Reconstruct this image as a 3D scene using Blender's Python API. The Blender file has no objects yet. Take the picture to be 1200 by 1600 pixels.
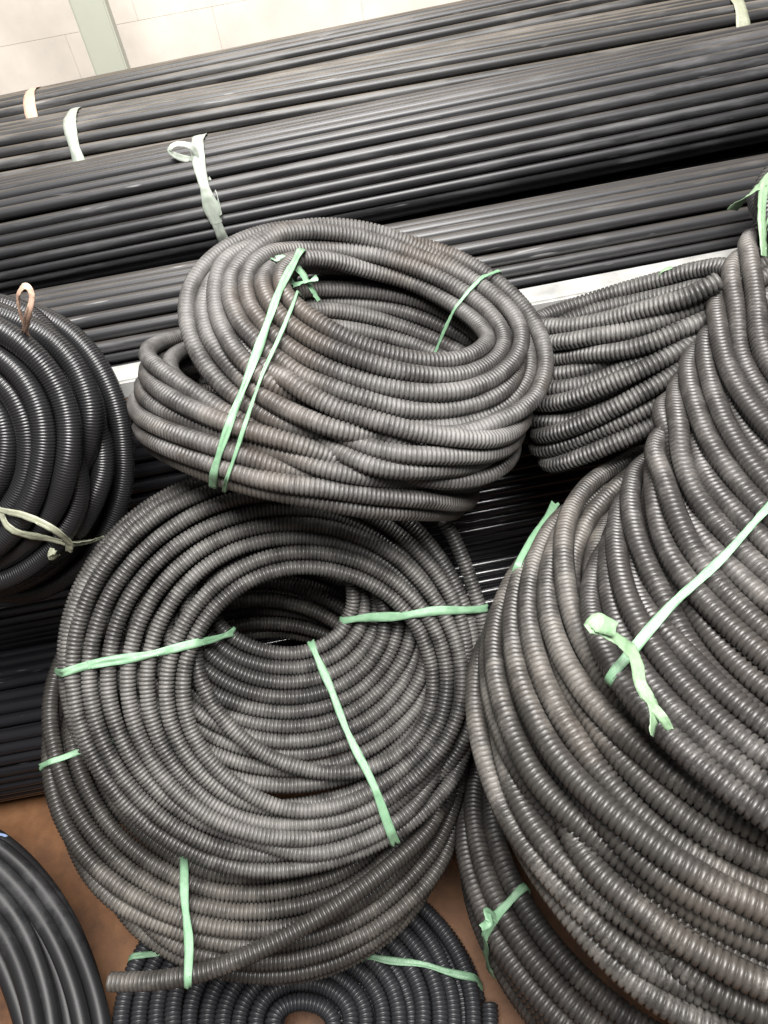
import bpy, bmesh, math, random
import numpy as np
from mathutils import Vector, Matrix
from mathutils.kdtree import KDTree

scene = bpy.context.scene
COL = scene.collection
random.seed(7)
rng = np.random.default_rng(7)

# ------------------------------------------------------------------ camera
CAM_H, PITCH, ROLL = 1.3, math.radians(45), math.radians(10.8)
fwd = Vector((0, math.cos(PITCH), -math.sin(PITCH)))
right0 = Vector((1, 0, 0))
up0 = right0.cross(fwd)
right = right0 * math.cos(ROLL) - up0 * math.sin(ROLL)
up = up0 * math.cos(ROLL) + right0 * math.sin(ROLL)
cam = bpy.data.cameras.new('camera')
cam.sensor_fit = 'VERTICAL'
cam.sensor_height = 36.0
cam.lens = 36.0 * 1156 / 1600
cam.clip_start = 0.02
cam.clip_end = 60
cam_ob = bpy.data.objects.new('camera', cam)
m = Matrix((right, up, -fwd)).transposed().to_4x4()
m.translation = (0, 0, CAM_H)
cam_ob.matrix_world = m
COL.objects.link(cam_ob)
scene.camera = cam_ob

# ------------------------------------------------------------------ light
world = bpy.data.worlds.new('World')
scene.world = world
world.use_nodes = True
bg = world.node_tree.nodes['Background']
bg.inputs['Color'].default_value = (1.0, 0.97, 0.93, 1)
bg.inputs['Strength'].default_value = 0.065

def area_lamp(name, loc, target, size, power, color, size_y=None):
    l = bpy.data.lights.new(name, 'AREA')
    l.shape = 'RECTANGLE' if size_y else 'DISK'
    l.size = size
    if size_y:
        l.size_y = size_y
    l.energy = power
    l.color = color
    o = bpy.data.objects.new(name, l)
    o.location = loc
    d = Vector(target) - Vector(loc)
    o.rotation_euler = d.to_track_quat('-Z', 'Y').to_euler()
    COL.objects.link(o)
    return o
area_lamp('ceiling_lamp', (0.15, -0.05, 2.55), (0.0, 0.7, 0.4), 1.0, 80, (1.0, 0.975, 0.945))
area_lamp('ceiling_tube_lamp', (-0.1, 1.25, 2.7), (-0.1, 1.6, 0.5), 1.3, 28, (1.0, 0.975, 0.945), 0.2)

vs = scene.view_settings
vs.view_transform = 'Standard'
vs.look = 'None'
vs.gamma = 1.0
vs.use_curve_mapping = False
vs.exposure = 0.88

# ------------------------------------------------------------------ materials
def new_mat(name):
    m = bpy.data.materials.new(name)
    m.use_nodes = True
    nt = m.node_tree
    return m, nt, nt.nodes['Principled BSDF']

def N(nt, t, **kw):
    n = nt.nodes.new(t)
    for k, v in kw.items():
        setattr(n, k, v)
    return n

def noise(nt, scale, detail=4, rough=0.55, vec=None, dims='3D'):
    n = N(nt, 'ShaderNodeTexNoise', noise_dimensions=dims)
    n.inputs['Scale'].default_value = scale
    n.inputs['Detail'].default_value = detail
    n.inputs['Roughness'].default_value = rough
    if vec is not None:
        nt.links.new(vec, n.inputs['Vector'])
    return n.outputs['Fac']

def ramp(nt, fac, stops):
    r = N(nt, 'ShaderNodeValToRGB')
    els = r.color_ramp.elements
    while len(els) < len(stops):
        els.new(0.5)
    for e, (p, c) in zip(els, stops):
        e.position = p
        e.color = (*c, 1) if len(c) == 3 else c
    nt.links.new(fac, r.inputs['Fac'])
    return r.outputs['Color']

def math_(nt, op, a, b=None, clamp=False):
    n = N(nt, 'ShaderNodeMath', operation=op, use_clamp=clamp)
    for i, v in enumerate((a, b)):
        if v is None:
            continue
        if isinstance(v, (int, float)):
            n.inputs[i].default_value = v
        else:
            nt.links.new(v, n.inputs[i])
    return n.outputs[0]

def mix(nt, fac, a, b):
    n = N(nt, 'ShaderNodeMix', data_type='RGBA')
    if isinstance(fac, (int, float)):
        n.inputs['Factor'].default_value = fac
    else:
        nt.links.new(fac, n.inputs['Factor'])
    for k, v in (('A', a), ('B', b)):
        s = [i for i in n.inputs if i.name == k and i.type == 'RGBA'][0]
        if isinstance(v, tuple):
            s.default_value = (*v, 1)
        else:
            nt.links.new(v, s)
    return [o for o in n.outputs if o.type == 'RGBA'][0]

def bump(nt, h, strength, dist, bsdf):
    b = N(nt, 'ShaderNodeBump')
    b.inputs['Strength'].default_value = strength
    b.inputs['Distance'].default_value = dist
    nt.links.new(h, b.inputs['Height'])
    nt.links.new(b.outputs['Normal'], bsdf.inputs['Normal'])

def conduit_mat(name, base, dust, amount, rough=0.42, seed=0.0, brown=None, brown_amt=0.0):
    """black plastic conduit with settled shop dust in patches"""
    m, nt, b = new_mat(name)
    geo = N(nt, 'ShaderNodeNewGeometry')
    mp = N(nt, 'ShaderNodeMapping')
    mp.inputs['Location'].default_value = (seed, seed * 0.7, -seed)
    nt.links.new(geo.outputs['Position'], mp.inputs['Vector'])
    vec = mp.outputs['Vector']
    big = noise(nt, 7.0, 4, 0.6, vec)
    mid = noise(nt, 45.0, 4, 0.6, vec)
    fine = noise(nt, 420.0, 3, 0.6, vec)
    d = math_(nt, 'ADD', math_(nt, 'MULTIPLY', big, 0.9), math_(nt, 'MULTIPLY', mid, 0.45))
    d = math_(nt, 'ADD', d, math_(nt, 'MULTIPLY', fine, 0.25))
    d = math_(nt, 'SUBTRACT', d, 0.80 - amount)
    sep = N(nt, 'ShaderNodeSeparateXYZ')
    nt.links.new(geo.outputs['Normal'], sep.inputs[0])
    upn = math_(nt, 'ADD', math_(nt, 'MULTIPLY', sep.outputs['Z'], 0.30), 0.75)
    d = math_(nt, 'MULTIPLY', math_(nt, 'MULTIPLY', d, 1.9), upn, clamp=True)
    col = mix(nt, d, base, dust)
    if brown:
        bn = noise(nt, 5.0, 3, 0.6, vec)
        bf = N(nt, 'ShaderNodeMapRange')
        bf.inputs['From Min'].default_value = 0.5
        bf.inputs['From Max'].default_value = 0.72
        bf.inputs['To Max'].default_value = brown_amt
        nt.links.new(bn, bf.inputs['Value'])
        col = mix(nt, bf.outputs[0], col, brown)
    nt.links.new(col, b.inputs['Base Color'])
    rr = math_(nt, 'ADD', math_(nt, 'MULTIPLY', d, 0.25), rough + 0.08)
    nt.links.new(rr, b.inputs['Roughness'])
    b.inputs['Specular IOR Level'].default_value = 0.5
    bump(nt, fine, 0.12, 0.0006, b)
    return m

def pipe_mat(name, base, dust, amount, seed, rough=0.42, top=0.0):
    m, nt, b = new_mat(name)
    geo = N(nt, 'ShaderNodeNewGeometry')
    mp = N(nt, 'ShaderNodeMapping')
    mp.inputs['Location'].default_value = (seed, seed, seed)
    mp.inputs['Scale'].default_value = (0.10, 1, 1)
    nt.links.new(geo.outputs['Position'], mp.inputs['Vector'])
    streak = noise(nt, 60, 5, 0.65, mp.outputs['Vector'])
    cloud = noise(nt, 6, 3, 0.6, geo.outputs['Position'])
    mp2 = N(nt, 'ShaderNodeMapping')
    mp2.inputs['Scale'].default_value = (0.09, 1.2, 1.2)
    mp2.inputs['Location'].default_value = (seed * 2, 0.3, seed)
    nt.links.new(geo.outputs['Position'], mp2.inputs['Vector'])
    scr = noise(nt, 130, 2, 0.5, mp2.outputs['Vector'])
    info = N(nt, 'ShaderNodeObjectInfo')
    d = math_(nt, 'ADD', math_(nt, 'MULTIPLY', streak, 0.8), math_(nt, 'MULTIPLY', cloud, 0.45))
    d = math_(nt, 'ADD', d, math_(nt, 'MULTIPLY', info.outputs['Random'], 0.12))
    d = math_(nt, 'MULTIPLY', math_(nt, 'SUBTRACT', d, 0.72 - amount), 2.2, clamp=True)
    col = mix(nt, d, base, dust)
    s = N(nt, 'ShaderNodeMapRange')
    s.inputs['From Min'].default_value = 0.70
    s.inputs['From Max'].default_value = 0.76
    s.inputs['To Max'].default_value = 0.30
    nt.links.new(scr, s.inputs['Value'])
    col = mix(nt, s.outputs[0], col, (0.42, 0.42, 0.42))
    # warm reflected light painted as tan, with fine dust, along each pipe's upper side
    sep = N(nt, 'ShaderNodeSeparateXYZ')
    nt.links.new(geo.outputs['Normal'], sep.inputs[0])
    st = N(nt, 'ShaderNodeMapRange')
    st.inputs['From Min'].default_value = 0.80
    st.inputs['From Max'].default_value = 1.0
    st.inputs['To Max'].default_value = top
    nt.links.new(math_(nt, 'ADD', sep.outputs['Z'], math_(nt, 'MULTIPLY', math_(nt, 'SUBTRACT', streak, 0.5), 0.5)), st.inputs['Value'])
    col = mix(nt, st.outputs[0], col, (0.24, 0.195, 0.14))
    nt.links.new(col, b.inputs['Base Color'])
    nt.links.new(math_(nt, 'ADD', math_(nt, 'MULTIPLY', d, 0.20), rough), b.inputs['Roughness'])
    bump(nt, streak, 0.06, 0.001, b)
    return m

def ribbon_mat(name, c1, c2):
    m, nt, b = new_mat(name)
    tc = N(nt, 'ShaderNodeTexCoord')
    mp = N(nt, 'ShaderNodeMapping')
    mp.inputs['Scale'].default_value = (60, 5, 1)
    nt.links.new(tc.outputs['UV'], mp.inputs['Vector'])
    f = noise(nt, 1.0, 4, 0.6, mp.outputs['Vector'])
    g = noise(nt, 60, 3, 0.6, tc.outputs['Object'])
    col = ramp(nt, math_(nt, 'ADD', math_(nt, 'MULTIPLY', f, 0.5), math_(nt, 'MULTIPLY', g, 0.5)), [(0.35, c1), (0.65, c2)])
    nt.links.new(col, b.inputs['Base Color'])
    b.inputs['Roughness'].default_value = 0.38
    b.inputs['Subsurface Weight'].default_value = 0.0
    bump(nt, f, 0.5, 0.0006, b)
    return m

MAT = {}
MAT['centre'] = conduit_mat('dusty_conduit', (0.028, 0.027, 0.026), (0.22, 0.211, 0.198), 0.08, 0.31, 1.0)
MAT['under'] = conduit_mat('dusty_conduit_brown', (0.026, 0.024, 0.022), (0.18, 0.165, 0.145), 0.03, 0.33, 4.0)
MAT['floor'] = conduit_mat('black_conduit', (0.022, 0.023, 0.026), (0.12, 0.12, 0.12), -0.05, 0.36, 9.0)
MAT['top'] = conduit_mat('dusty_conduit_top', (0.030, 0.028, 0.027), (0.21, 0.203, 0.195), 0.09, 0.38, 3.0, (0.16, 0.125, 0.095), 0.35)
MAT['left'] = conduit_mat('black_gloss_conduit', (0.010, 0.010, 0.011), (0.05, 0.048, 0.046), -0.22, 0.28, 6.0)
MAT['hose'] = conduit_mat('smooth_black_hose', (0.012, 0.012, 0.013), (0.07, 0.07, 0.072), -0.05, 0.34, 2.0)
MAT['back'] = conduit_mat('dusty_conduit_back', (0.028, 0.027, 0.026), (0.21, 0.203, 0.192), 0.07, 0.36, 5.0)
MAT['right_upper'] = conduit_mat('dusty_conduit_right', (0.026, 0.024, 0.023), (0.19, 0.18, 0.168), 0.04, 0.32, 8.0, (0.11, 0.095, 0.08), 0.25)
MAT['right_lower'] = conduit_mat('dusty_conduit_low', (0.028, 0.026, 0.024), (0.23, 0.215, 0.195), 0.06, 0.34, 11.0, (0.13, 0.108, 0.088), 0.28)
MAT['right_base'] = conduit_mat('dark_conduit_base', (0.024, 0.022, 0.021), (0.14, 0.125, 0.11), 0.0, 0.38, 14.0)
MAT['corner'] = conduit_mat('black_corner_conduit', (0.014, 0.014, 0.015), (0.08, 0.08, 0.08), -0.05, 0.34, 17.0)
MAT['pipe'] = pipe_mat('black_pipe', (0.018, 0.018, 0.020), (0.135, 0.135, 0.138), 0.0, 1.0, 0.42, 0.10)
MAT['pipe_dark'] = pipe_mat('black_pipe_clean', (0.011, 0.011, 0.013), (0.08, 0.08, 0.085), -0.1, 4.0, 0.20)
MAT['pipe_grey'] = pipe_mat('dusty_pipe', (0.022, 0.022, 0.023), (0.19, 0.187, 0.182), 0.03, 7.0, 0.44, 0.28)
MAT['green'] = ribbon_mat('green_twine', (0.115, 0.24, 0.135), (0.215, 0.35, 0.23))
MAT['green2'] = ribbon_mat('pale_green_twine', (0.12, 0.21, 0.115), (0.22, 0.31, 0.20))
MAT['olive'] = ribbon_mat('olive_white_twine', (0.20, 0.21, 0.15), (0.32, 0.33, 0.25))
MAT['greytie'] = ribbon_mat('grey_white_twine', (0.22, 0.25, 0.21), (0.34, 0.37, 0.33))
MAT['pink'] = ribbon_mat('pink_twine', (0.42, 0.27, 0.20), (0.55, 0.39, 0.30))
MAT['blue'] = ribbon_mat('blue_twine', (0.22, 0.32, 0.55), (0.40, 0.50, 0.72))

def simple_mat(name, col, rough, metal=0.0, var=0.06, scale=8.0, bumpy=0.0):
    m, nt, b = new_mat(name)
    tc = N(nt, 'ShaderNodeNewGeometry')
    f = noise(nt, scale, 5, 0.6, tc.outputs['Position'])
    lo = tuple(max(0, c * (1 - var * 2)) for c in col)
    hi = tuple(min(1, c * (1 + var)) for c in col)
    nt.links.new(ramp(nt, f, [(0.3, lo), (0.7, hi)]), b.inputs['Base Color'])
    b.inputs['Roughness'].default_value = rough
    b.inputs['Metallic'].default_value = metal
    if bumpy:
        bump(nt, f, bumpy, 0.002, b)
    return m
MAT['rail'] = simple_mat('galvanised_steel', (0.50, 0.50, 0.48), 0.36, 0.4, 0.16, 22)
MAT['post'] = simple_mat('pale_green_grey_paint', (0.36, 0.37, 0.31), 0.5, 0.0, 0.04, 6)
MAT['tile'] = simple_mat('cream_marble_tile', (0.78, 0.715, 0.64), 0.25, 0.0, 0.07, 7)
MAT['grout'] = simple_mat('grout', (0.78, 0.715, 0.64), 0.8, 0.0, 0.04, 20)
def floor_mat():
    m, nt, b = new_mat('brown_floor')
    geo = N(nt, 'ShaderNodeNewGeometry')
    v = geo.outputs['Position']
    big, mid, fine = noise(nt, 5, 4, 0.6, v), noise(nt, 38, 5, 0.65, v), noise(nt, 600, 3, 0.7, v)
    col = ramp(nt, math_(nt, 'ADD', math_(nt, 'MULTIPLY', big, 0.6), math_(nt, 'MULTIPLY', mid, 0.4)), [(0.36, (0.07, 0.032, 0.016)), (0.52, (0.15, 0.066, 0.026)), (0.66, (0.20, 0.095, 0.040))])
    grit = N(nt, 'ShaderNodeMapRange')
    grit.inputs['From Min'].default_value = 0.60
    grit.inputs['From Max'].default_value = 0.72
    grit.inputs['To Max'].default_value = 0.5
    nt.links.new(fine, grit.inputs['Value'])
    col = mix(nt, grit.outputs[0], col, (0.22, 0.19, 0.15))
    nt.links.new(col, b.inputs['Base Color'])
    b.inputs['Roughness'].default_value = 0.6
    bump(nt, fine, 0.35, 0.001, b)
    return m
MAT['ground'] = floor_mat()

# ------------------------------------------------------------------ helpers
def link(name, data, mat=None, parent=None, matrix=None):
    o = bpy.data.objects.new(name, data)
    if mat is not None:
        data.materials.append(mat)
    COL.objects.link(o)
    if parent is not None:
        o.parent = parent
    if matrix is not None:
        o.matrix_world = matrix
    return o

def thing(name, label, cat, loc, group=None):
    o = bpy.data.objects.new(name, None)
    o.empty_display_size = 0.05
    o.location = loc
    COL.objects.link(o)
    tag(o, label, cat, group)
    return o

def tag(o, label, cat, group=None):
    o['label'] = label
    o['category'] = cat
    if group:
        o['group'] = group

def mesh_from(name, verts, faces, smooth=True, uvs=None):
    me = bpy.data.meshes.new(name)
    verts = np.asarray(verts, np.float32)
    faces = np.asarray(faces, np.int32)
    me.vertices.add(len(verts))
    me.vertices.foreach_set('co', verts.ravel())
    k = faces.shape[1]
    me.loops.add(faces.size)
    me.loops.foreach_set('vertex_index', faces.ravel())
    me.polygons.add(len(faces))
    me.polygons.foreach_set('loop_start', np.arange(0, faces.size, k, dtype=np.int32))
    me.polygons.foreach_set('use_smooth', np.full(len(faces), smooth, dtype=bool))
    if uvs is not None:
        uv = me.uv_layers.new(name='UVMap')
        uv.data.foreach_set('uv', np.asarray(uvs, np.float32)[faces.ravel()].ravel())
    me.update()
    me.validate()
    return me

def box_mesh(name, x0, x1, y0, y1, z0, z1, bev=0.0):
    bm = bmesh.new()
    bmesh.ops.create_cube(bm, size=1)
    for v in bm.verts:
        v.co = ((x0 + x1) / 2 + v.co.x * (x1 - x0), (y0 + y1) / 2 + v.co.y * (y1 - y0), (z0 + z1) / 2 + v.co.z * (z1 - z0))
    if bev:
        bmesh.ops.bevel(bm, geom=bm.edges[:], offset=bev, segments=2, affect='EDGES')
    me = bpy.data.meshes.new(name)
    bm.to_mesh(me)
    bm.free()
    return me

def catmull(pts, per):
    p = np.asarray(pts, float)
    p = np.vstack([2 * p[0] - p[1], p, 2 * p[-1] - p[-2]])
    out = []
    for i in range(1, len(p) - 2):
        a, b, c, d = p[i - 1], p[i], p[i + 1], p[i + 2]
        t = np.linspace(0, 1, per, endpoint=False)[:, None]
        out.append(0.5 * (2 * b + (c - a) * t + (2 * a - 5 * b + 4 * c - d) * t ** 2 + (3 * b - a - 3 * c + d) * t ** 3))
    out.append(p[-2][None])
    return np.vstack(out)

def arclen(p):
    return np.concatenate([[0], np.cumsum(np.linalg.norm(np.diff(p, axis=0), axis=1))])

def resample(p, s_new):
    s = arclen(p)
    return np.stack([np.interp(s_new, s, p[:, i]) for i in range(3)], 1)

def smooth_path(p, k):
    ker = np.ones(k) / k
    q = np.pad(p, ((k // 2, k // 2), (0, 0)), 'edge')
    return np.stack([np.convolve(q[:, i], ker, 'valid') for i in range(3)], 1)

def frames(p):
    t = np.gradient(p, axis=0)
    t /= np.linalg.norm(t, axis=1)[:, None]
    n = np.zeros_like(p)
    a = np.array([0, 0, 1.0]) if abs(t[0][2]) < 0.9 else np.array([1.0, 0, 0])
    v = a - t[0] * (a @ t[0])
    n[0] = v / np.linalg.norm(v)
    for i in range(1, len(p)):
        v = n[i - 1] - t[i] * (n[i - 1] @ t[i])
        n[i] = v / np.linalg.norm(v)
    return t, n, np.cross(t, n)

def sweep(name, p, rad, seg=10, open_ends=True):
    """tube along points p with a radius per ring; ends show the hollow bore"""
    t, n, b = frames(p)
    a = np.linspace(0, 2 * math.pi, seg, endpoint=False)
    ring = np.cos(a)[None, :, None] * n[:, None, :] + np.sin(a)[None, :, None] * b[:, None, :]
    V = p[:, None, :] + ring * rad[:, None, None]
    rows = [V]
    if open_ends:
        r = rad[-1]
        e1 = p[-1] + ring[-1] * r * 0.78
        e2 = p[-1] - t[-1] * r * 3 + ring[-1] * r * 0.74
        e3 = p[-1] - t[-1] * r * 3 + ring[-1] * 0.0001
        s1 = p[0] + ring[0] * r * 0.78
        s2 = p[0] + t[0] * r * 3 + ring[0] * r * 0.74
        s3 = p[0] + t[0] * r * 3 + ring[0] * 0.0001
        V = np.concatenate([s3[None], s2[None], s1[None], V, e1[None], e2[None], e3[None]])
    m_ = V.shape[0]
    i = np.arange(m_ - 1)[:, None] * seg
    j = np.arange(seg)[None, :]
    k = (j + 1) % seg
    faces = np.stack([i + j, i + k, i + seg + k, i + seg + j], -1).reshape(-1, 4)
    return mesh_from(name, V.reshape(-1, 3), faces)

def corrugated(name, p, r, pitch, seg=9, depth=0.13, smoothed=False):
    L = arclen(p)[-1]
    n = int(L / pitch)
    # ridge with a broad rounded crown and a narrow groove: four rings a period
    prof = np.array([1 - depth, 1 - depth, 1.0, 1.0]) if not smoothed else np.array([1.0] * 4)
    frac = np.array([0.0, 0.15, 0.27, 0.88])
    s = (np.arange(n)[:, None] + frac[None, :]).ravel() * pitch
    rad = np.tile(prof, n) * r
    q = resample(p, s)
    return sweep(name, q, rad, seg)

def ribbon(name, p, side, width, thick=0.0005, wob=0.28, seed=0, uvlen=1.0):
    """flat strip along p whose width runs along 'side' (one vector or one per point), real thickness"""
    n = len(p)
    side = np.asarray(side, float)
    if side.ndim == 1:
        side = np.tile(side, (n, 1))
    t = np.gradient(p, axis=0)
    t /= np.linalg.norm(t, axis=1)[:, None] + 1e-9
    side = side - t * np.sum(side * t, 1)[:, None]
    side /= np.linalg.norm(side, axis=1)[:, None] + 1e-9
    nor = np.cross(t, side)
    r = np.random.default_rng(seed)
    k = max(3, n // 6)
    w = np.interp(np.arange(n), np.linspace(0, n - 1, k), 1 + wob * (r.random(k) * 2 - 1)) * width
    cols = 5
    us = np.linspace(-0.5, 0.5, cols)
    curl = (np.abs(us) * 2) ** 2 * -0.0003
    wr = r.normal(0, 0.00035, (n, cols))
    fold = np.interp(np.arange(n), np.linspace(0, n - 1, k), r.normal(0, 0.0010, k))
    wr = wr + fold[:, None] * np.sin(us * 9 + seed)[None, :]
    top = p[:, None, :] + side[:, None, :] * (us[None, :, None] * w[:, None, None]) + nor[:, None, :] * (curl[None, :, None] + wr[..., None] + thick / 2)
    bot = top - nor[:, None, :] * thick
    prof = np.concatenate([top, bot[:, ::-1]], 1)
    m_ = cols * 2
    i = np.arange(n - 1)[:, None] * m_
    j = np.arange(m_)[None, :]
    kk = (j + 1) % m_
    faces = np.stack([i + j, i + kk, i + m_ + kk, i + m_ + j], -1).reshape(-1, 4)
    s = arclen(p)
    uu = np.concatenate([us + 0.5, (us + 0.5)[::-1]])
    uv = np.stack([np.tile(uu, (n, 1)), np.tile(s[:, None] * 20, (1, m_))], -1).reshape(-1, 2)
    return mesh_from(name, prof.reshape(-1, 3), faces, True, uv)

def hull2d(pts):
    pts = sorted(map(tuple, pts))
    def half(ps):
        h = []
        for q in ps:
            while len(h) >= 2 and (h[-1][0] - h[-2][0]) * (q[1] - h[-2][1]) - (h[-1][1] - h[-2][1]) * (q[0] - h[-2][0]) <= 0:
                h.pop()
            h.append(q)
        return h
    a, b = half(pts), half(pts[::-1])
    return np.array(a[:-1] + b[:-1])

def wrap_loop(pts2, r, step=0.004):
    a = np.linspace(0, 2 * math.pi, 14, endpoint=False)
    allp = np.concatenate([np.asarray(pts2) + r * np.array([math.cos(x), math.sin(x)]) for x in a])
    h = hull2d(allp)
    h = np.vstack([h, h[:1]])
    s = np.concatenate([[0], np.cumsum(np.linalg.norm(np.diff(h, axis=0), axis=1))])
    n = max(24, int(s[-1] / step))
    q = np.linspace(0, s[-1], n)
    return np.stack([np.interp(q, s, h[:, 0]), np.interp(q, s, h[:, 1])], 1)

# ------------------------------------------------------------------ the setting
g = link('floor', box_mesh('floor', -6, 6, -4, 8, -0.05, 0.0), MAT['ground'])
g['kind'] = 'structure'
w = link('wall', box_mesh('wall', -4, 4, 2.41, 2.5, 0.0, 3.0), MAT['grout'])
w['kind'] = 'structure'
tile_me = box_mesh('tile', -0.1997, 0.1997, -0.004, 0.004, -0.1497, 0.1497, 0.0004)
tile_me.materials.append(MAT['tile'])
for ix in range(-6, 7):
    for iz in range(7):
        o = bpy.data.objects.new('tile', tile_me)
        COL.objects.link(o)
        o.parent = w
        o.location = (ix * 0.4 + (0.2 if iz % 2 else 0), 2.4065 - random.random() * 0.0006, 0.15 + iz * 0.3)

# ------------------------------------------------------------------ rack and straight pipes
rack = thing('pipe_rack', 'pale metal rack with white front rail carrying the straight black pipes', 'rack', (0, 1.2, 0))
def rack_part(name, x0, x1, y0, y1, z0, z1, mat):
    o = link(name, box_mesh(name, x0, x1, y0, y1, z0, z1, 0.003), mat)
    o.parent = rack
    o.matrix_parent_inverse = rack.matrix_world.inverted()
    o.location = (0, -1.2, 0)
    return o
rack.location = (0, 1.2, 0)
rack_part('rail', -1.7, 1.7, 0.885, 0.930, 0.728, 0.757, MAT['rail'])
rack_part('rail', -1.7, 1.7, 1.665, 1.700, 0.640, 0.690, MAT['rail'])
for x in (-1.2, -0.30, 0.62, 1.3):
    rack_part('crossbar', x - 0.02, x + 0.02, 0.931, 1.664, 0.668, 0.698, MAT['rail'])
for x in (-1.25, -0.365, 1.35):
    rack_part('post', x - 0.032, x + 0.032, 1.702, 1.742, 0.0, 2.2, MAT['post'])

PIPE_R = 0.0109
def cyl_mesh(name, r, length, seg=16):
    a = np.linspace(0, 2 * math.pi, seg, endpoint=False)
    V = []
    for x in (-length / 2, length / 2):
        V += [(x, math.cos(q) * r, math.sin(q) * r) for q in a]
    j = np.arange(seg)
    k = (j + 1) % seg
    return mesh_from(name, V, np.stack([j, k, seg + k, seg + j], -1))

def pipe_bundle(label, cy, cz, hy, hz, mat, yaw=0.0, pitch_=0.0, ties=(), seed=0, jit=0.0012, r=PIPE_R):
    """hex-packed pipes inside an oval outline; each pipe is a part"""
    rr = random.Random(seed)
    root = thing('pipe_bundle', label, 'pipe bundle', (0, cy, cz - hz), 'bundles of straight black pipes')
    root.rotation_euler = (0, -pitch_, yaw)
    me = cyl_mesh('pipe', r, 3.3)
    me.materials.append(mat)
    cs = []
    for layer in range(3):
        ay, az = hy - r - layer * r * 1.9, hz - r - layer * r * 1.9
        if ay < r or az < r:
            break
        a = np.linspace(0, 2 * math.pi, 721)
        q = np.stack([ay * np.sign(np.cos(a)) * np.abs(np.cos(a)) ** 0.8, az * np.sign(np.sin(a)) * np.abs(np.sin(a)) ** 0.8], 1)
        s = np.concatenate([[0], np.cumsum(np.linalg.norm(np.diff(q, axis=0), axis=1))])
        n = int(s[-1] / (2.03 * r))
        for k in range(n):
            u = (k + 0.5 * (layer % 2)) * s[-1] / n
            cs.append((float(np.interp(u, s, q[:, 0])) + rr.uniform(-jit, jit), float(np.interp(u, s, q[:, 1])) + hz + rr.uniform(-jit, jit)))
    for (y, z) in cs:
        o = bpy.data.objects.new('pipe', me)
        COL.objects.link(o)
        o.parent = root
        o.location = (rr.uniform(-0.03, 0.03), y, z)
        o.rotation_euler = (rr.uniform(0, 6.28), rr.gauss(0, 0.0012), rr.gauss(0, 0.0012))
    for i, (x, wd, mk, slant) in enumerate(ties):
        lp = wrap_loop(np.array(cs), r + 0.0022)
        p = np.stack([x + slant * (lp[:, 1] - hz), lp[:, 0], lp[:, 1]], 1)
        o = link('tie', ribbon('tie', p, (1, 0, 0), wd, seed=i + seed), MAT[mk], root)
    return root

BUNDLES = 6
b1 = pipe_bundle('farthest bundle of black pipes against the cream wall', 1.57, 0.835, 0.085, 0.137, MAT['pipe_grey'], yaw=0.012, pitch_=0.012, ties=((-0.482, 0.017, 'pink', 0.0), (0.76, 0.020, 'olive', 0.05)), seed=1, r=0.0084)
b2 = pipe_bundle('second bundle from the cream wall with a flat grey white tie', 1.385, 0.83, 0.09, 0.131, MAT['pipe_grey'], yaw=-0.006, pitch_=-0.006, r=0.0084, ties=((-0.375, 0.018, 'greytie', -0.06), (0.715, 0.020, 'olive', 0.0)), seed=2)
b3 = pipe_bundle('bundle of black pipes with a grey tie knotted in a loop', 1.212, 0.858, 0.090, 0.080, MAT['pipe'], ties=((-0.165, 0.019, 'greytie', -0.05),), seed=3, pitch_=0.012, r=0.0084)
pipe_bundle('added layer of black pipes keeping the gap dark underneath the bundle with the looped knot', 1.185, 0.737, 0.115, 0.039, MAT['pipe_dark'], seed=9, r=0.0090)  # filler pipes added so the gap below the knotted bundle stays dark
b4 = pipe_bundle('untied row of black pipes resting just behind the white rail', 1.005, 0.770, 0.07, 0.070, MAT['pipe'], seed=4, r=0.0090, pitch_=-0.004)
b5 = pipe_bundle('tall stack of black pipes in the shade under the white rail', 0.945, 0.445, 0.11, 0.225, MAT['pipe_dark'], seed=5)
b6 = pipe_bundle('lowest bundle of glossy black pipes on the brown floor', 0.81, 0.138, 0.14, 0.138, MAT['pipe_dark'], seed=6)

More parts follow.
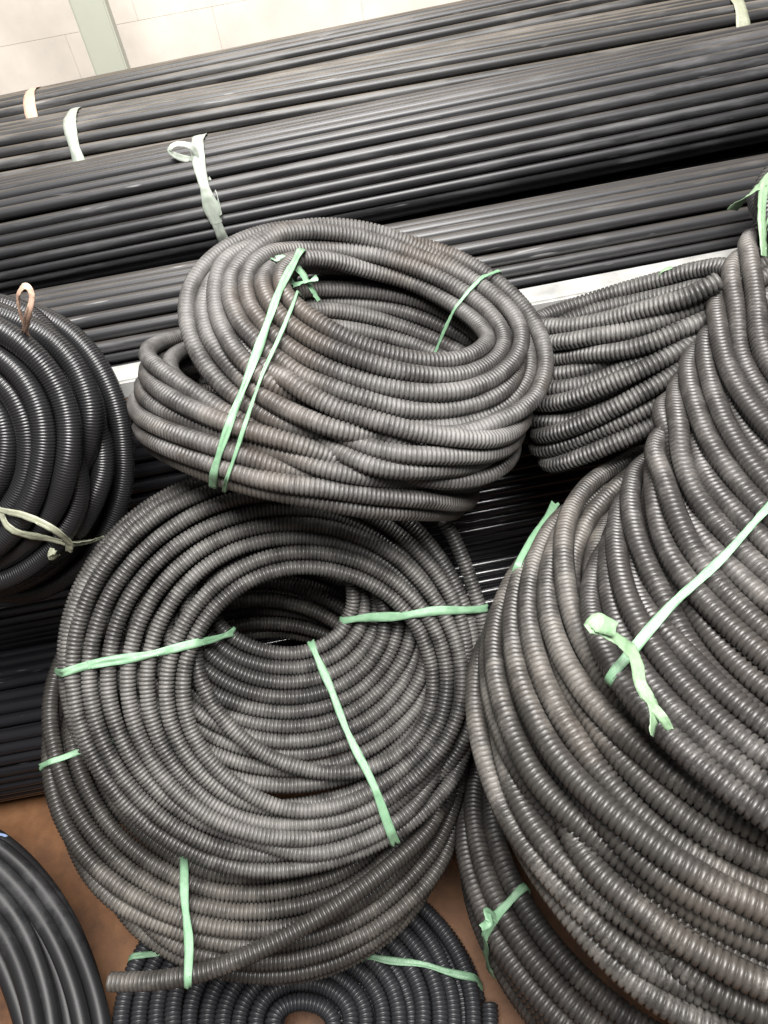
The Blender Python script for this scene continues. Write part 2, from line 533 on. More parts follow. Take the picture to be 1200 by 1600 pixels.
# ------------------------------------------------------------------ coils
# every coil: origin, in-plane x axis, normal, tube radius; each turn = centre and two half axes in the coil's frame (metres)
COIL_DATA = {
    'centre': {
        'o': [-0.1719,0.5279,0.5551],
        'x': [0.96426,-0.02011,-0.2642],
        'n': [0.18821,-0.64986,0.73639],
        'r': 0.0096,
        'th0': 0,
        'turns': [
            [0.0088,0.0011,0.0,0.2471,-0.0045,0.0,0.0034,-0.2319,0.0],
            [0.0167,-0.0037,0.0006,0.2343,-0.0045,-0.0,0.003,-0.2198,-0.0],
            [0.0246,-0.0086,0.0011,0.2215,-0.0044,-0.0,0.0027,-0.2078,0.0],
            [0.0325,-0.0135,0.0017,0.2086,-0.0044,0.0,0.0023,-0.1957,-0.0],
            [0.0404,-0.0183,0.0023,0.1956,-0.0042,0.0,0.002,-0.1836,-0.0],
            [0.0484,-0.0231,0.0029,0.1826,-0.0041,-0.0,0.0017,-0.1715,0.0],
            [0.0565,-0.0279,0.0034,0.1696,-0.004,-0.0,0.0015,-0.1595,0.0],
            [0.0645,-0.0327,0.004,0.1565,-0.0038,-0.0,0.0012,-0.1474,0.0],
            [0.0169,0.0849,-0.045,0.1024,-0.0146,0.0,-0.0095,-0.0748,0.0],
            [0.0184,0.078,-0.0427,0.1133,-0.0157,-0.0,-0.0105,-0.086,-0.0],
            [0.0198,0.0712,-0.0404,0.124,-0.0166,0.0,-0.0113,-0.097,-0.0],
            [0.0213,0.0645,-0.0381,0.1348,-0.0175,0.0,-0.0121,-0.108,-0.0],
            [0.0228,0.0578,-0.0358,0.1455,-0.0183,-0.0,-0.0127,-0.1189,0.0],
            [0.0243,0.0511,-0.0335,0.1562,-0.019,-0.0,-0.0132,-0.1298,-0.0],
            [0.0258,0.0445,-0.0312,0.1668,-0.0196,-0.0,-0.0136,-0.1406,0.0],
            [0.0273,0.038,-0.0289,0.1773,-0.0201,-0.0,-0.0138,-0.1513,0.0],
            [0.0288,0.0315,-0.0266,0.1878,-0.0205,-0.0,-0.014,-0.162,0.0],
            [0.0304,0.025,-0.0243,0.1983,-0.0209,0.0,-0.014,-0.1726,-0.0],
            [0.0319,0.0186,-0.022,0.2087,-0.0211,-0.0,-0.0139,-0.1831,0.0],
            [0.0104,0.0036,-0.03,0.2537,-0.0044,-0.0,0.0035,-0.2382,0.0],
            [0.0112,0.0014,-0.0525,0.2597,-0.0045,0.0,0.0035,-0.2438,-0.0],
            [0.0119,-0.0007,-0.075,0.2657,-0.0046,-0.0,0.0036,-0.2494,-0.0],
        ],
        'head': [[0.2127,0.1815,0.01],[0.2241,0.1687,0.008],[0.2487,0.1174,0.003],[0.2608,0.052,0.0]],
        'tail': [],
        'ties': [[-0.0275,0.0388,-0.2383,-0.0081],[0.1098,0.0508,0.2609,0.0642],[0.0558,0.0184,0.1518,-0.2134]],
    },
    'under': {
        'o': [-0.2296,0.5363,0.3938],
        'x': [0.95768,-0.08745,-0.27421],
        'n': [0.23607,-0.30636,0.92218],
        'r': 0.0105,
        'th0': 0,
        'turns': [
            [0.0052,0.0121,0.03,0.1618,0.0055,-0.0,0.0124,-0.1554,-0.0],
            [0.0044,0.0154,0.028,0.1847,0.0063,-0.0,0.0142,-0.1772,-0.0],
            [0.0036,0.0189,0.026,0.2078,0.0072,0.0,0.0161,-0.1992,-0.0],
            [0.0028,0.0227,0.024,0.2309,0.008,-0.0,0.018,-0.2215,0.0],
            [0.0021,0.0267,0.022,0.2541,0.0089,0.0,0.02,-0.244,0.0],
            [0.0014,0.0309,0.02,0.2775,0.0097,-0.0,0.022,-0.2668,0.0],
            [0.0232,-0.0114,0.0,0.2597,0.0074,-0.0,0.018,-0.2441,-0.0],
            [0.0243,-0.0183,-0.0058,0.2556,0.007,-0.0,0.0177,-0.2415,0.0],
            [0.0255,-0.0253,-0.0117,0.2515,0.0066,-0.0,0.0174,-0.2389,0.0],
            [0.0267,-0.0323,-0.0175,0.2474,0.0062,-0.0,0.0172,-0.2363,0.0],
            [0.0278,-0.0394,-0.0233,0.2433,0.0059,0.0,0.0169,-0.2338,-0.0],
            [0.029,-0.0465,-0.0292,0.2391,0.0055,0.0,0.0166,-0.2312,0.0],
            [0.0302,-0.0536,-0.035,0.235,0.0052,0.0,0.0164,-0.2287,-0.0],
            [0.0355,-0.0597,-0.055,0.236,0.0049,0.0,0.0156,-0.2243,-0.0],
            [0.0314,-0.0632,-0.06,0.239,0.0048,-0.0,0.0162,-0.226,0.0],
        ],
        'head': [],
        'tail': [[0.2477,-0.1015,0.045],[0.2141,-0.1414,0.06],[0.1364,-0.1993,0.075],[0.056,-0.245,0.08],[-0.0232,-0.2772,0.07],[-0.0895,-0.2893,0.05],[-0.1478,-0.2906,0.03]],
        'ties': [[-0.1828,-0.0268,-0.2647,-0.0613],[-0.0756,-0.1535,-0.053,-0.2749]],
    },
    'floor': {
        'o': [-0.2433,0.2523,0.1098],
        'x': [0.96912,-0.1358,-0.20582],
        'n': [0.21284,0.03923,0.9763],
        'r': 0.0118,
        'th0': 0,
        'turns': [
            [0.002,0.0222,0.0,0.2563,0.0049,0.0,0.0167,-0.2028,0.0],
            [0.0029,0.0182,-0.0006,0.2349,0.0045,0.0,0.0152,-0.1851,-0.0],
            [0.0038,0.0143,-0.0012,0.2135,0.004,-0.0,0.0136,-0.1676,-0.0],
            [0.0047,0.0108,-0.0018,0.1922,0.0036,-0.0,0.0121,-0.1503,-0.0],
            [0.0056,0.0074,-0.0024,0.1709,0.0032,0.0,0.0107,-0.1332,0.0],
            [0.0065,0.0043,-0.003,0.1497,0.0028,-0.0,0.0092,-0.1164,-0.0],
            [0.0075,0.0013,-0.0036,0.1285,0.0024,-0.0,0.0078,-0.0996,-0.0],
            [0.0084,-0.0014,-0.0042,0.1073,0.002,0.0,0.0065,-0.0831,0.0],
            [0.0094,-0.0039,-0.0048,0.0861,0.0016,-0.0,0.0052,-0.0667,-0.0],
            [0.0103,-0.0062,-0.0054,0.065,0.0012,0.0,0.0039,-0.0504,-0.0],
            [0.0113,-0.0084,-0.006,0.0439,0.0008,0.0,0.0026,-0.0342,0.0],
            [0.0092,-0.0014,-0.028,0.0554,0.001,0.0,0.0033,-0.0425,-0.0],
            [0.0082,0.0007,-0.0275,0.0804,0.0015,-0.0,0.0048,-0.0615,0.0],
            [0.0073,0.0031,-0.027,0.1054,0.0019,0.0,0.0063,-0.0807,-0.0],
            [0.0063,0.0057,-0.0265,0.1304,0.0024,-0.0,0.0079,-0.1,0.0],
            [0.0054,0.0086,-0.026,0.1555,0.0029,0.0,0.0096,-0.1195,0.0],
            [0.0045,0.0118,-0.0255,0.1806,0.0033,-0.0,0.0112,-0.1392,0.0],
            [0.0036,0.0152,-0.025,0.2057,0.0038,-0.0,0.0129,-0.1591,0.0],
            [0.0028,0.019,-0.0245,0.2309,0.0043,-0.0,0.0147,-0.1793,0.0],
            [0.0019,0.023,-0.024,0.256,0.0048,0.0,0.0165,-0.1997,-0.0],
        ],
        'head': [],
        'tail': [],
        'ties': [[-0.0758,0.076,-0.2783,0.0647],[0.0775,0.0754,0.2707,0.0467]],
    },
    'top': {
        'o': [0.0196,0.7511,0.8349],
        'x': [0.88997,-0.12525,-0.43847],
        'n': [0.43663,-0.04325,0.8986],
        'r': 0.0104,
        'th0': 3.5,
        'turns': [
            [-0.0177,-0.0318,-0.1861,0.2046,-0.0061,0.0185,-0.0192,-0.1555,0.1001],
            [-0.019,-0.0234,-0.1779,0.2064,-0.0037,0.0187,-0.0187,-0.1587,0.0978],
            [-0.0204,-0.0151,-0.1696,0.2081,-0.0014,0.0189,-0.0182,-0.1618,0.0953],
            [-0.0217,-0.0067,-0.1614,0.2097,0.0008,0.0193,-0.0177,-0.1649,0.0928],
            [-0.0247,-0.0002,-0.1475,0.2104,-0.0005,0.0164,-0.0174,-0.1687,0.0861],
            [-0.0262,0.0069,-0.1348,0.2114,-0.0035,0.0132,-0.0176,-0.1735,0.0769],
            [-0.0276,0.0137,-0.1223,0.2123,-0.0062,0.0097,-0.0181,-0.1777,0.0675],
            [-0.029,0.0204,-0.1098,0.2131,-0.0087,0.0061,-0.0189,-0.1813,0.0578],
            [-0.026,0.0278,-0.1352,0.1959,-0.0018,0.0131,-0.0155,-0.1616,0.0658],
            [-0.0263,0.0303,-0.1151,0.1906,-0.0066,0.0088,-0.0162,-0.1617,0.0487],
            [0.0433,-0.0258,-0.061,0.1543,-0.0243,0.0141,-0.0241,-0.1343,0.0148],
            [0.039,-0.0218,-0.0524,0.1575,-0.0239,0.0139,-0.0239,-0.1371,0.0137],
            [0.0348,-0.0179,-0.044,0.1607,-0.0233,0.0136,-0.0237,-0.1398,0.0126],
            [0.0306,-0.014,-0.0355,0.1639,-0.0228,0.0133,-0.0235,-0.1424,0.0115],
            [0.0264,-0.0102,-0.0271,0.167,-0.0221,0.013,-0.0232,-0.145,0.0103],
            [0.0223,-0.0065,-0.0188,0.1701,-0.0214,0.0127,-0.023,-0.1475,0.0091],
            [0.0166,0.0518,0.0158,0.1428,-0.0145,0.007,-0.0184,-0.121,0.005],
            [0.0139,0.0482,0.0107,0.1563,-0.0166,0.0079,-0.0194,-0.133,-0.0047],
            [0.0124,0.0418,0.0028,0.1751,-0.0197,0.0091,-0.0209,-0.1489,-0.0178],
            [0.0112,0.0338,-0.0068,0.1939,-0.0211,0.0132,-0.0207,-0.1647,-0.0289],
            [0.0048,0.01,0.0026,0.2017,-0.02,0.0165,-0.019,-0.1714,-0.0329],
            [0.0048,0.0132,0.0068,0.1914,-0.0202,0.0127,-0.0199,-0.1622,-0.0305],
            [0.0051,0.0172,0.0117,0.1812,-0.0188,0.012,-0.0191,-0.1536,-0.0252],
            [0.0092,0.0215,0.0176,0.1709,-0.0192,0.009,-0.0205,-0.1453,-0.0166],
            [0.0106,0.0246,0.0217,0.1614,-0.0178,0.0084,-0.0198,-0.1373,-0.01],
            [0.0094,0.0287,0.0265,0.1453,-0.0159,0.0049,-0.0191,-0.1233,-0.0026],
            [0.0119,0.0348,0.0342,0.133,-0.0133,0.004,-0.0178,-0.112,0.0075],
        ],
        'head': [],
        'tail': [],
        'ties': [[-0.0952,0.1028,-0.1442,-0.2868],[-0.0776,0.0856,-0.1324,-0.2859],[0.1055,0.0821,0.2121,0.2091]],
    },
    'left': {
        'o': [-0.4684,0.7248,0.8086],
        'x': [0.96876,-0.238,-0.06971],
        'n': [-0.16967,-0.84107,0.51363],
        'r': 0.0138,
        'th0': 3.14,
        'turns': [
            [-0.0119,0.0059,-0.004,0.0585,0.0012,-0.0,-0.0105,-0.0636,-0.0],
            [-0.0122,0.003,-0.0027,0.0855,0.0018,0.0,-0.015,-0.0909,0.0],
            [-0.0127,-0.0003,-0.0013,0.1125,0.0025,-0.0,-0.0195,-0.1183,-0.0],
            [-0.0133,-0.0037,0.0,0.1394,0.0031,-0.0,-0.024,-0.1457,0.0],
            [-0.0224,-0.0081,-0.02,0.151,0.0033,0.0,-0.026,-0.1594,0.0],
            [-0.0259,-0.0128,-0.035,0.1541,0.0035,-0.0,-0.0262,-0.1632,0.0],
            [-0.0292,-0.0175,-0.05,0.1571,0.0036,0.0,-0.0264,-0.167,-0.0],
            [-0.0323,-0.0223,-0.065,0.1602,0.0037,-0.0,-0.0265,-0.1708,0.0],
            [-0.035,-0.0271,-0.08,0.1633,0.0038,-0.0,-0.0267,-0.1746,0.0],
            [-0.0374,-0.032,-0.095,0.1663,0.0039,0.0,-0.0268,-0.1785,0.0],
            [-0.0396,-0.037,-0.11,0.1694,0.004,0.0,-0.0269,-0.1824,-0.0],
            [-0.0415,-0.042,-0.125,0.1725,0.0041,0.0,-0.0271,-0.1864,-0.0],
        ],
        'head': [],
        'tail': [],
        'ties': [[0.0419,-0.0694,0.1118,-0.1222]],
    },
    'hose': {
        'o': [-0.7116,0.2653,0.2642],
        'x': [0.92003,-0.15229,-0.36104],
        'n': [0.37391,0.06563,0.92514],
        'r': 0.012,
        'th0': 0,
        'turns': [
            [0.011,0.0114,0.0,0.1092,0.007,0.0,0.0764,-0.1651,-0.0],
            [0.0097,0.0124,0.0,0.1273,0.0082,0.0,0.0843,-0.1819,0.0],
            [0.0084,0.0137,-0.0,0.1454,0.0093,0.0,0.0923,-0.1987,-0.0],
            [0.0071,0.0152,-0.0,0.1634,0.0104,0.0,0.1004,-0.2157,0.0],
            [0.0057,0.0169,-0.0,0.1813,0.0115,0.0,0.1086,-0.2328,0.0],
            [0.0043,0.0188,-0.0,0.1993,0.0126,-0.0,0.1169,-0.2501,-0.0],
            [0.0028,0.021,-0.0,0.2172,0.0137,-0.0,0.1254,-0.2676,-0.0],
            [-0.0027,0.0289,-0.026,0.2265,0.0143,-0.0,0.1299,-0.2779,0.0],
            [-0.0093,0.0317,-0.038,0.2343,0.0148,0.0,0.1316,-0.28,0.0],
            [-0.016,0.0346,-0.05,0.2423,0.0153,-0.0,0.1334,-0.282,-0.0],
        ],
        'head': [],
        'tail': [],
        'ties': [[-0.0258,0.2657,0.0497,0.2893]],
    },
    'back': {
        'o': [0.3694,0.7525,0.7514],
        'x': [0.96127,-0.09463,0.25885],
        'n': [-0.24746,0.1171,0.9618],
        'r': 0.0112,
        'th0': 0.5,
        'turns': [
            [-0.0153,0.033,0.0343,0.1189,-0.0463,0.0006,-0.0094,-0.0579,0.0097],
            [-0.0182,0.0299,0.026,0.1219,-0.0404,0.0047,-0.0086,-0.0592,0.0098],
            [-0.0211,0.0268,0.0177,0.1248,-0.0343,0.0087,-0.0076,-0.0605,0.01],
            [-0.024,0.0236,0.0094,0.1274,-0.0278,0.0129,-0.0066,-0.0618,0.0102],
            [-0.027,0.0203,0.001,0.1297,-0.0211,0.0171,-0.0055,-0.063,0.0104],
            [-0.0299,0.0171,-0.0074,0.1317,-0.0143,0.0213,-0.0043,-0.0642,0.0108],
            [-0.0328,0.0138,-0.0159,0.1334,-0.0073,0.0256,-0.003,-0.0653,0.0111],
            [-0.0334,0.0042,-0.028,0.1378,0.0013,0.0313,-0.0017,-0.0679,0.0122],
            [-0.035,-0.0022,-0.0353,0.1377,0.0045,0.0321,-0.0012,-0.0679,0.0125],
            [-0.0366,-0.0087,-0.0427,0.1376,0.0076,0.0329,-0.0006,-0.0678,0.0128],
            [-0.0383,-0.0151,-0.0501,0.1374,0.0107,0.0337,-0.0001,-0.0677,0.0131],
            [-0.0399,-0.0215,-0.0574,0.1373,0.0137,0.0345,0.0004,-0.0676,0.0134],
        ],
        'head': [],
        'tail': [],
        'ties': [[0.0521,0.076,0.1092,0.0733],[-0.0899,0.1337,-0.1311,0.192]],
    },
    'right_upper': {
        'o': [0.4068,0.3639,0.7517],
        'x': [0.98905,-0.12976,-0.07033],
        'n': [0.07709,0.04781,0.99588],
        'r': 0.0107,
        'th0': 0,
        'turns': [
            [-0.0057,-0.0156,-0.102,0.1245,-0.1748,0.0025,-0.1506,-0.1481,0.0538],
            [-0.0236,-0.0208,-0.0795,0.1289,-0.1787,0.0007,-0.1528,-0.1525,0.0539],
            [-0.0164,-0.0081,-0.0669,0.1282,-0.1773,0.0001,-0.1505,-0.1531,0.0417],
            [-0.0092,0.0046,-0.0543,0.1274,-0.1756,-0.0008,-0.1477,-0.1532,0.0294],
            [-0.002,0.0173,-0.0418,0.1268,-0.1737,-0.0018,-0.1445,-0.1527,0.0171],
            [0.0052,0.0299,-0.0293,0.1263,-0.1716,-0.0029,-0.1408,-0.1517,0.0049],
            [0.0125,0.0425,-0.0168,0.1258,-0.1692,-0.0042,-0.1366,-0.1502,-0.0073],
            [0.0223,0.0581,-0.006,0.1255,-0.1699,-0.0031,-0.1338,-0.1508,-0.0106],
            [0.031,0.0723,0.0043,0.1244,-0.171,-0.003,-0.1313,-0.1505,-0.0134],
            [0.0397,0.0866,0.0147,0.1232,-0.1721,-0.0029,-0.1288,-0.1501,-0.0161],
            [0.0486,0.1011,0.0252,0.122,-0.1733,-0.0028,-0.1263,-0.1496,-0.0187],
            [0.0575,0.1157,0.0358,0.1206,-0.1745,-0.0027,-0.1237,-0.149,-0.0212],
            [0.0665,0.1305,0.0466,0.1192,-0.1757,-0.0027,-0.1212,-0.1483,-0.0236],
            [0.0756,0.1453,0.0575,0.1177,-0.177,-0.0026,-0.1186,-0.1476,-0.0259],
            [0.0848,0.1603,0.0685,0.1161,-0.1783,-0.0026,-0.116,-0.1467,-0.028],
            [0.094,0.1754,0.0796,0.1144,-0.1797,-0.0026,-0.1135,-0.1458,-0.03],
            [0.1054,0.1907,0.0883,0.1135,-0.1806,-0.0012,-0.1111,-0.1459,-0.0322],
            [0.1172,0.2092,0.1011,0.1108,-0.1839,-0.0036,-0.109,-0.1437,-0.0349],
            [0.1291,0.2279,0.1141,0.1082,-0.187,-0.0061,-0.1069,-0.1415,-0.0373],
        ],
        'head': [],
        'tail': [],
        'ties': [[-0.0336,0.0796,-0.2254,-0.0701]],
    },
    'right_lower': {
        'o': [0.3568,0.3608,0.6072],
        'x': [0.97231,-0.13998,-0.18713],
        'n': [0.20536,0.12965,0.97006],
        'r': 0.0117,
        'th0': 0,
        'turns': [
            [0.0755,0.089,0.03,0.1566,-0.1786,-0.0,-0.1684,-0.1914,0.0],
            [0.0651,0.08,0.0295,0.1618,-0.18,-0.0,-0.1737,-0.1978,0.0],
            [0.0549,0.0713,0.029,0.1669,-0.1814,-0.0,-0.1787,-0.2039,-0.0],
            [0.0451,0.0628,0.0285,0.172,-0.1826,0.0,-0.1835,-0.2097,0.0],
            [0.0354,0.0545,0.028,0.177,-0.1838,-0.0,-0.1881,-0.2153,0.0],
            [0.035,0.0537,0.018,0.1823,-0.1851,-0.0,-0.1931,-0.2208,0.0],
            [0.0298,0.0492,0.009,0.1882,-0.1858,0.0,-0.1976,-0.2262,0.0],
            [0.0246,0.0447,-0.0,0.1942,-0.1864,-0.0,-0.202,-0.2315,-0.0],
            [0.021,0.0367,-0.018,0.1949,-0.1911,0.0,-0.2047,-0.2289,-0.0],
            [0.0187,0.0315,-0.0295,0.1953,-0.1911,-0.0,-0.204,-0.2258,0.0],
            [0.0164,0.0261,-0.041,0.1957,-0.1911,-0.0,-0.2034,-0.2229,-0.0],
            [0.014,0.0207,-0.0525,0.1961,-0.1911,-0.0,-0.2028,-0.2199,0.0],
            [0.0116,0.0151,-0.064,0.1964,-0.191,-0.0,-0.2023,-0.2171,-0.0],
            [0.0091,0.0095,-0.0755,0.1967,-0.1909,0.0,-0.2019,-0.2142,-0.0],
            [0.0065,0.0038,-0.087,0.1969,-0.1909,0.0,-0.2015,-0.2115,0.0],
            [0.0039,-0.0019,-0.0985,0.1971,-0.1908,-0.0,-0.2011,-0.2088,0.0],
            [0.0012,-0.0078,-0.11,0.1972,-0.1906,0.0,-0.2008,-0.2061,0.0],
            [0.0186,0.0029,-0.132,0.1926,-0.1866,-0.0,-0.196,-0.2,-0.0],
            [0.0215,0.0091,-0.1205,0.1926,-0.1868,0.0,-0.1963,-0.2027,-0.0],
            [0.0244,0.0153,-0.109,0.1925,-0.187,-0.0,-0.1967,-0.2053,-0.0],
            [0.0273,0.0214,-0.0975,0.1924,-0.1872,0.0,-0.1971,-0.208,-0.0],
            [0.0301,0.0274,-0.086,0.1923,-0.1874,-0.0,-0.1976,-0.2108,0.0],
            [0.0328,0.0334,-0.0745,0.1921,-0.1876,0.0,-0.1981,-0.2137,0.0],
            [0.0355,0.0392,-0.063,0.1919,-0.1877,0.0,-0.1987,-0.2165,-0.0],
            [0.0382,0.0451,-0.0515,0.1917,-0.1879,-0.0,-0.1994,-0.2195,-0.0],
            [0.0407,0.0508,-0.04,0.1914,-0.188,0.0,-0.2001,-0.2225,-0.0],
            [0.0449,0.0596,-0.022,0.1909,-0.1836,0.0,-0.1974,-0.2249,0.0],
            [0.0506,0.0647,-0.013,0.1849,-0.1829,0.0,-0.1928,-0.2195,0.0],
            [0.0564,0.0697,-0.004,0.179,-0.1822,0.0,-0.1881,-0.2139,-0.0],
        ],
        'head': [],
        'tail': [],
        'ties': [],
    },
    'right_base': {
        'o': [0.3502,0.2861,0.2708],
        'x': [0.95755,-0.16058,-0.23941],
        'n': [0.27308,0.23921,0.93177],
        'r': 0.013,
        'th0': 0,
        'turns': [
            [0.0369,0.075,0.03,0.205,-0.1935,0.0,-0.2232,-0.2261,-0.0],
            [0.0353,0.0811,0.015,0.2257,-0.2083,-0.0,-0.2458,-0.2493,-0.0],
            [0.0337,0.0875,0.0,0.2471,-0.2231,-0.0,-0.2685,-0.2728,0.0],
            [0.0353,0.0821,-0.02,0.2507,-0.2206,0.0,-0.2685,-0.2708,0.0],
            [0.0434,0.0869,-0.0433,0.2539,-0.2222,0.0,-0.2708,-0.271,0.0],
            [0.0513,0.0912,-0.0667,0.257,-0.2237,-0.0,-0.2731,-0.2712,0.0],
            [0.0589,0.0952,-0.09,0.26,-0.225,-0.0,-0.2752,-0.2711,-0.0],
            [0.0663,0.0988,-0.1133,0.2628,-0.2263,-0.0,-0.2773,-0.271,0.0],
            [0.0735,0.102,-0.1367,0.2655,-0.2274,0.0,-0.2792,-0.2708,0.0],
            [0.0804,0.1048,-0.16,0.268,-0.2284,0.0,-0.2811,-0.2705,-0.0],
        ],
        'head': [],
        'tail': [],
        'ties': [[-0.28,-0.0586,-0.3278,-0.0902]],
    },
    'corner': {
        'o': [0.6099,0.7775,0.8613],
        'x': [0.97064,-0.19822,0.13626],
        'n': [-0.17817,-0.21193,0.96091],
        'r': 0.0125,
        'th0': 0.3,
        'turns': [
            [0.0211,0.0402,-0.05,0.1127,-0.012,-0.0,-0.0236,-0.1162,-0.0],
            [0.0139,0.0313,-0.03,0.1093,-0.0121,0.0,-0.023,-0.1131,-0.0],
            [0.0065,0.0218,-0.01,0.106,-0.0121,0.0,-0.0225,-0.11,-0.0],
            [-0.001,0.0118,0.01,0.1027,-0.0122,-0.0,-0.0219,-0.1068,0.0],
            [-0.0087,0.0012,0.03,0.0994,-0.0122,0.0,-0.0213,-0.1037,0.0],
        ],
        'head': [],
        'tail': [],
        'ties': [[-0.0413,0.0623,-0.117,-0.0382]],
    },
}
# loose twine ends and bows: owner, colour, width, points
STRIPS = [
    ['top','green',0.011,[[-0.0556,0.7937,0.8958],[-0.0659,0.8197,0.9087],[-0.0668,0.8173,0.9179],[-0.0564,0.819,0.9174],[-0.0432,0.805,0.9058],[-0.0351,0.7946,0.8903],[-0.0285,0.787,0.8734]],[0.437,-0.043,0.899]],
    ['top','green',0.01,[[-0.0534,0.7895,0.8967],[-0.0382,0.7898,0.8982],[-0.0284,0.7947,0.8937],[-0.0304,0.7982,0.8971]],[0.437,-0.043,0.899]],
    ['top','green2',0.009,[[0.1252,0.8665,0.8114],[0.1348,0.844,0.8079],[0.1512,0.834,0.7972],[0.1677,0.8573,0.7881]],[0.437,-0.043,0.899]],
    ['left','pink',0.006,[[-0.3477,0.7593,0.9049],[-0.337,0.7454,0.9442],[-0.327,0.7399,0.9675],[-0.3138,0.7371,0.9771],[-0.3108,0.7332,0.9678],[-0.3242,0.7335,0.9483],[-0.3552,0.7633,0.909]],[-0.17,-0.841,0.514]],
    ['left','olive',0.009,[[-0.4285,0.6542,0.7645],[-0.3948,0.6356,0.7647],[-0.3692,0.6224,0.7515],[-0.364,0.6272,0.7222],[-0.3729,0.6326,0.7008]],[-0.17,-0.841,0.514]],
    ['left','olive',0.008,[[-0.3838,0.6268,0.7149],[-0.3918,0.6228,0.7057],[-0.3806,0.6199,0.7126]],[-0.17,-0.841,0.514]],
    ['back','green2',0.01,[[0.4811,0.8308,0.7707],[0.4791,0.8209,0.7921],[0.478,0.8085,0.7934],[0.4801,0.8183,0.7719]],[-0.247,0.117,0.962]],
    ['right_upper','green2',0.013,[[0.1719,0.3105,0.7845],[0.1625,0.318,0.7929],[0.1512,0.3252,0.7994],[0.1418,0.3259,0.8041],[0.1486,0.3268,0.8076],[0.1607,0.3211,0.8029]],[0.077,0.048,0.996]],
    ['right_upper','green2',0.009,[[0.1728,0.3155,0.7842],[0.1701,0.2959,0.7873],[0.167,0.2822,0.7862],[0.1689,0.2706,0.7826]],[0.077,0.048,0.996]],
    ['right_upper','green2',0.01,[[0.1686,0.2705,0.7846],[0.169,0.2593,0.7852],[0.1612,0.2425,0.7785]],[0.077,0.048,0.996]],
    ['right_upper','green2',0.006,[[0.1679,0.2639,0.785],[0.1719,0.2522,0.7853],[0.1759,0.2453,0.7773]],[0.077,0.048,0.996]],
    ['right_lower','green',0.009,[[0.2221,0.6613,0.5956],[0.1995,0.6212,0.6181],[0.1679,0.5782,0.6326],[0.1423,0.5403,0.641],[0.1352,0.5307,0.6314]],[0.205,0.13,0.97]],
    ['right_base','green',0.01,[[0.0375,0.2505,0.3888],[0.0295,0.2543,0.4052],[0.0286,0.244,0.4081],[0.0192,0.2412,0.4008]],[0.273,0.239,0.932]],
    ['corner','green2',0.01,[[0.5237,0.8281,0.9085],[0.4977,0.8061,0.9009],[0.4766,0.7972,0.8951],[0.4717,0.8127,0.8747]],[-0.178,-0.212,0.961]],
    ['corner','green2',0.01,[[0.5259,0.8266,0.9086],[0.5016,0.8063,0.9038],[0.4809,0.7663,0.8869],[0.4724,0.7293,0.8564]],[-0.178,-0.212,0.961]],
    ['bundle','greytie',0.008,[[-0.1765,1.1741,0.926],[-0.1964,1.1676,0.9373],[-0.2057,1.166,0.9485],[-0.1926,1.1679,0.9544],[-0.1737,1.1658,0.9482],[-0.1712,1.166,0.9352],[-0.1809,1.1665,0.9258],[-0.1741,1.1728,0.9242]],[0.0,-0.8,0.6]],
    ['bundle','greytie',0.008,[[-0.1764,1.1712,0.9288],[-0.1629,1.1499,0.9137],[-0.1562,1.1317,0.8895],[-0.1542,1.1166,0.8627]],[0.0,-0.8,0.6]],
]

SPEC = {
    # key: (name, label, category, pitch factor, corrugation depth, segments, kind of tube)
    'centre': ('conduit_coil', 'big dusty grey corrugated coil facing up with a dark round hole and three green ties', 0.25, 0.21),
    'under': ('conduit_coil', 'corrugated coil under the big round one with a loose tube end lying across it', 0.25, 0.21),
    'floor': ('conduit_coil', 'blacker corrugated coil lying lowest on the brown floor with two green ties', 0.24, 0.19),
    'top': ('conduit_coil', 'dusty oval corrugated coil on top of the heap with a knotted green tie', 0.24, 0.18),
    'left': ('conduit_coil', 'glossy black finely ribbed coil with an olive white tie', 0.12, 0.028),
    'hose': ('hose_coil', 'smooth black hose coil with a blue tie on the brown floor', 0.0, 0.0),
    'back': ('conduit_coil', 'corrugated coil seen from its side, tucked against the white rail', 0.245, 0.21),
    'right_upper': ('conduit_coil', 'uppermost corrugated coil of the tall stack with a long green tie and frayed knot', 0.25, 0.21),
    'right_lower': ('conduit_coil', 'brownish corrugated coil in the middle of the tall stack, widest of all coils', 0.25, 0.21),
    'corner': ('conduit_coil', 'black coil above the tall stack with a dangling green strand', 0.25, 0.10),
    'right_base': ('conduit_coil', 'dark corrugated coil at the bottom of the tall stack with a short green knot', 0.25, 0.21),
}
PER = 90
coils = {}
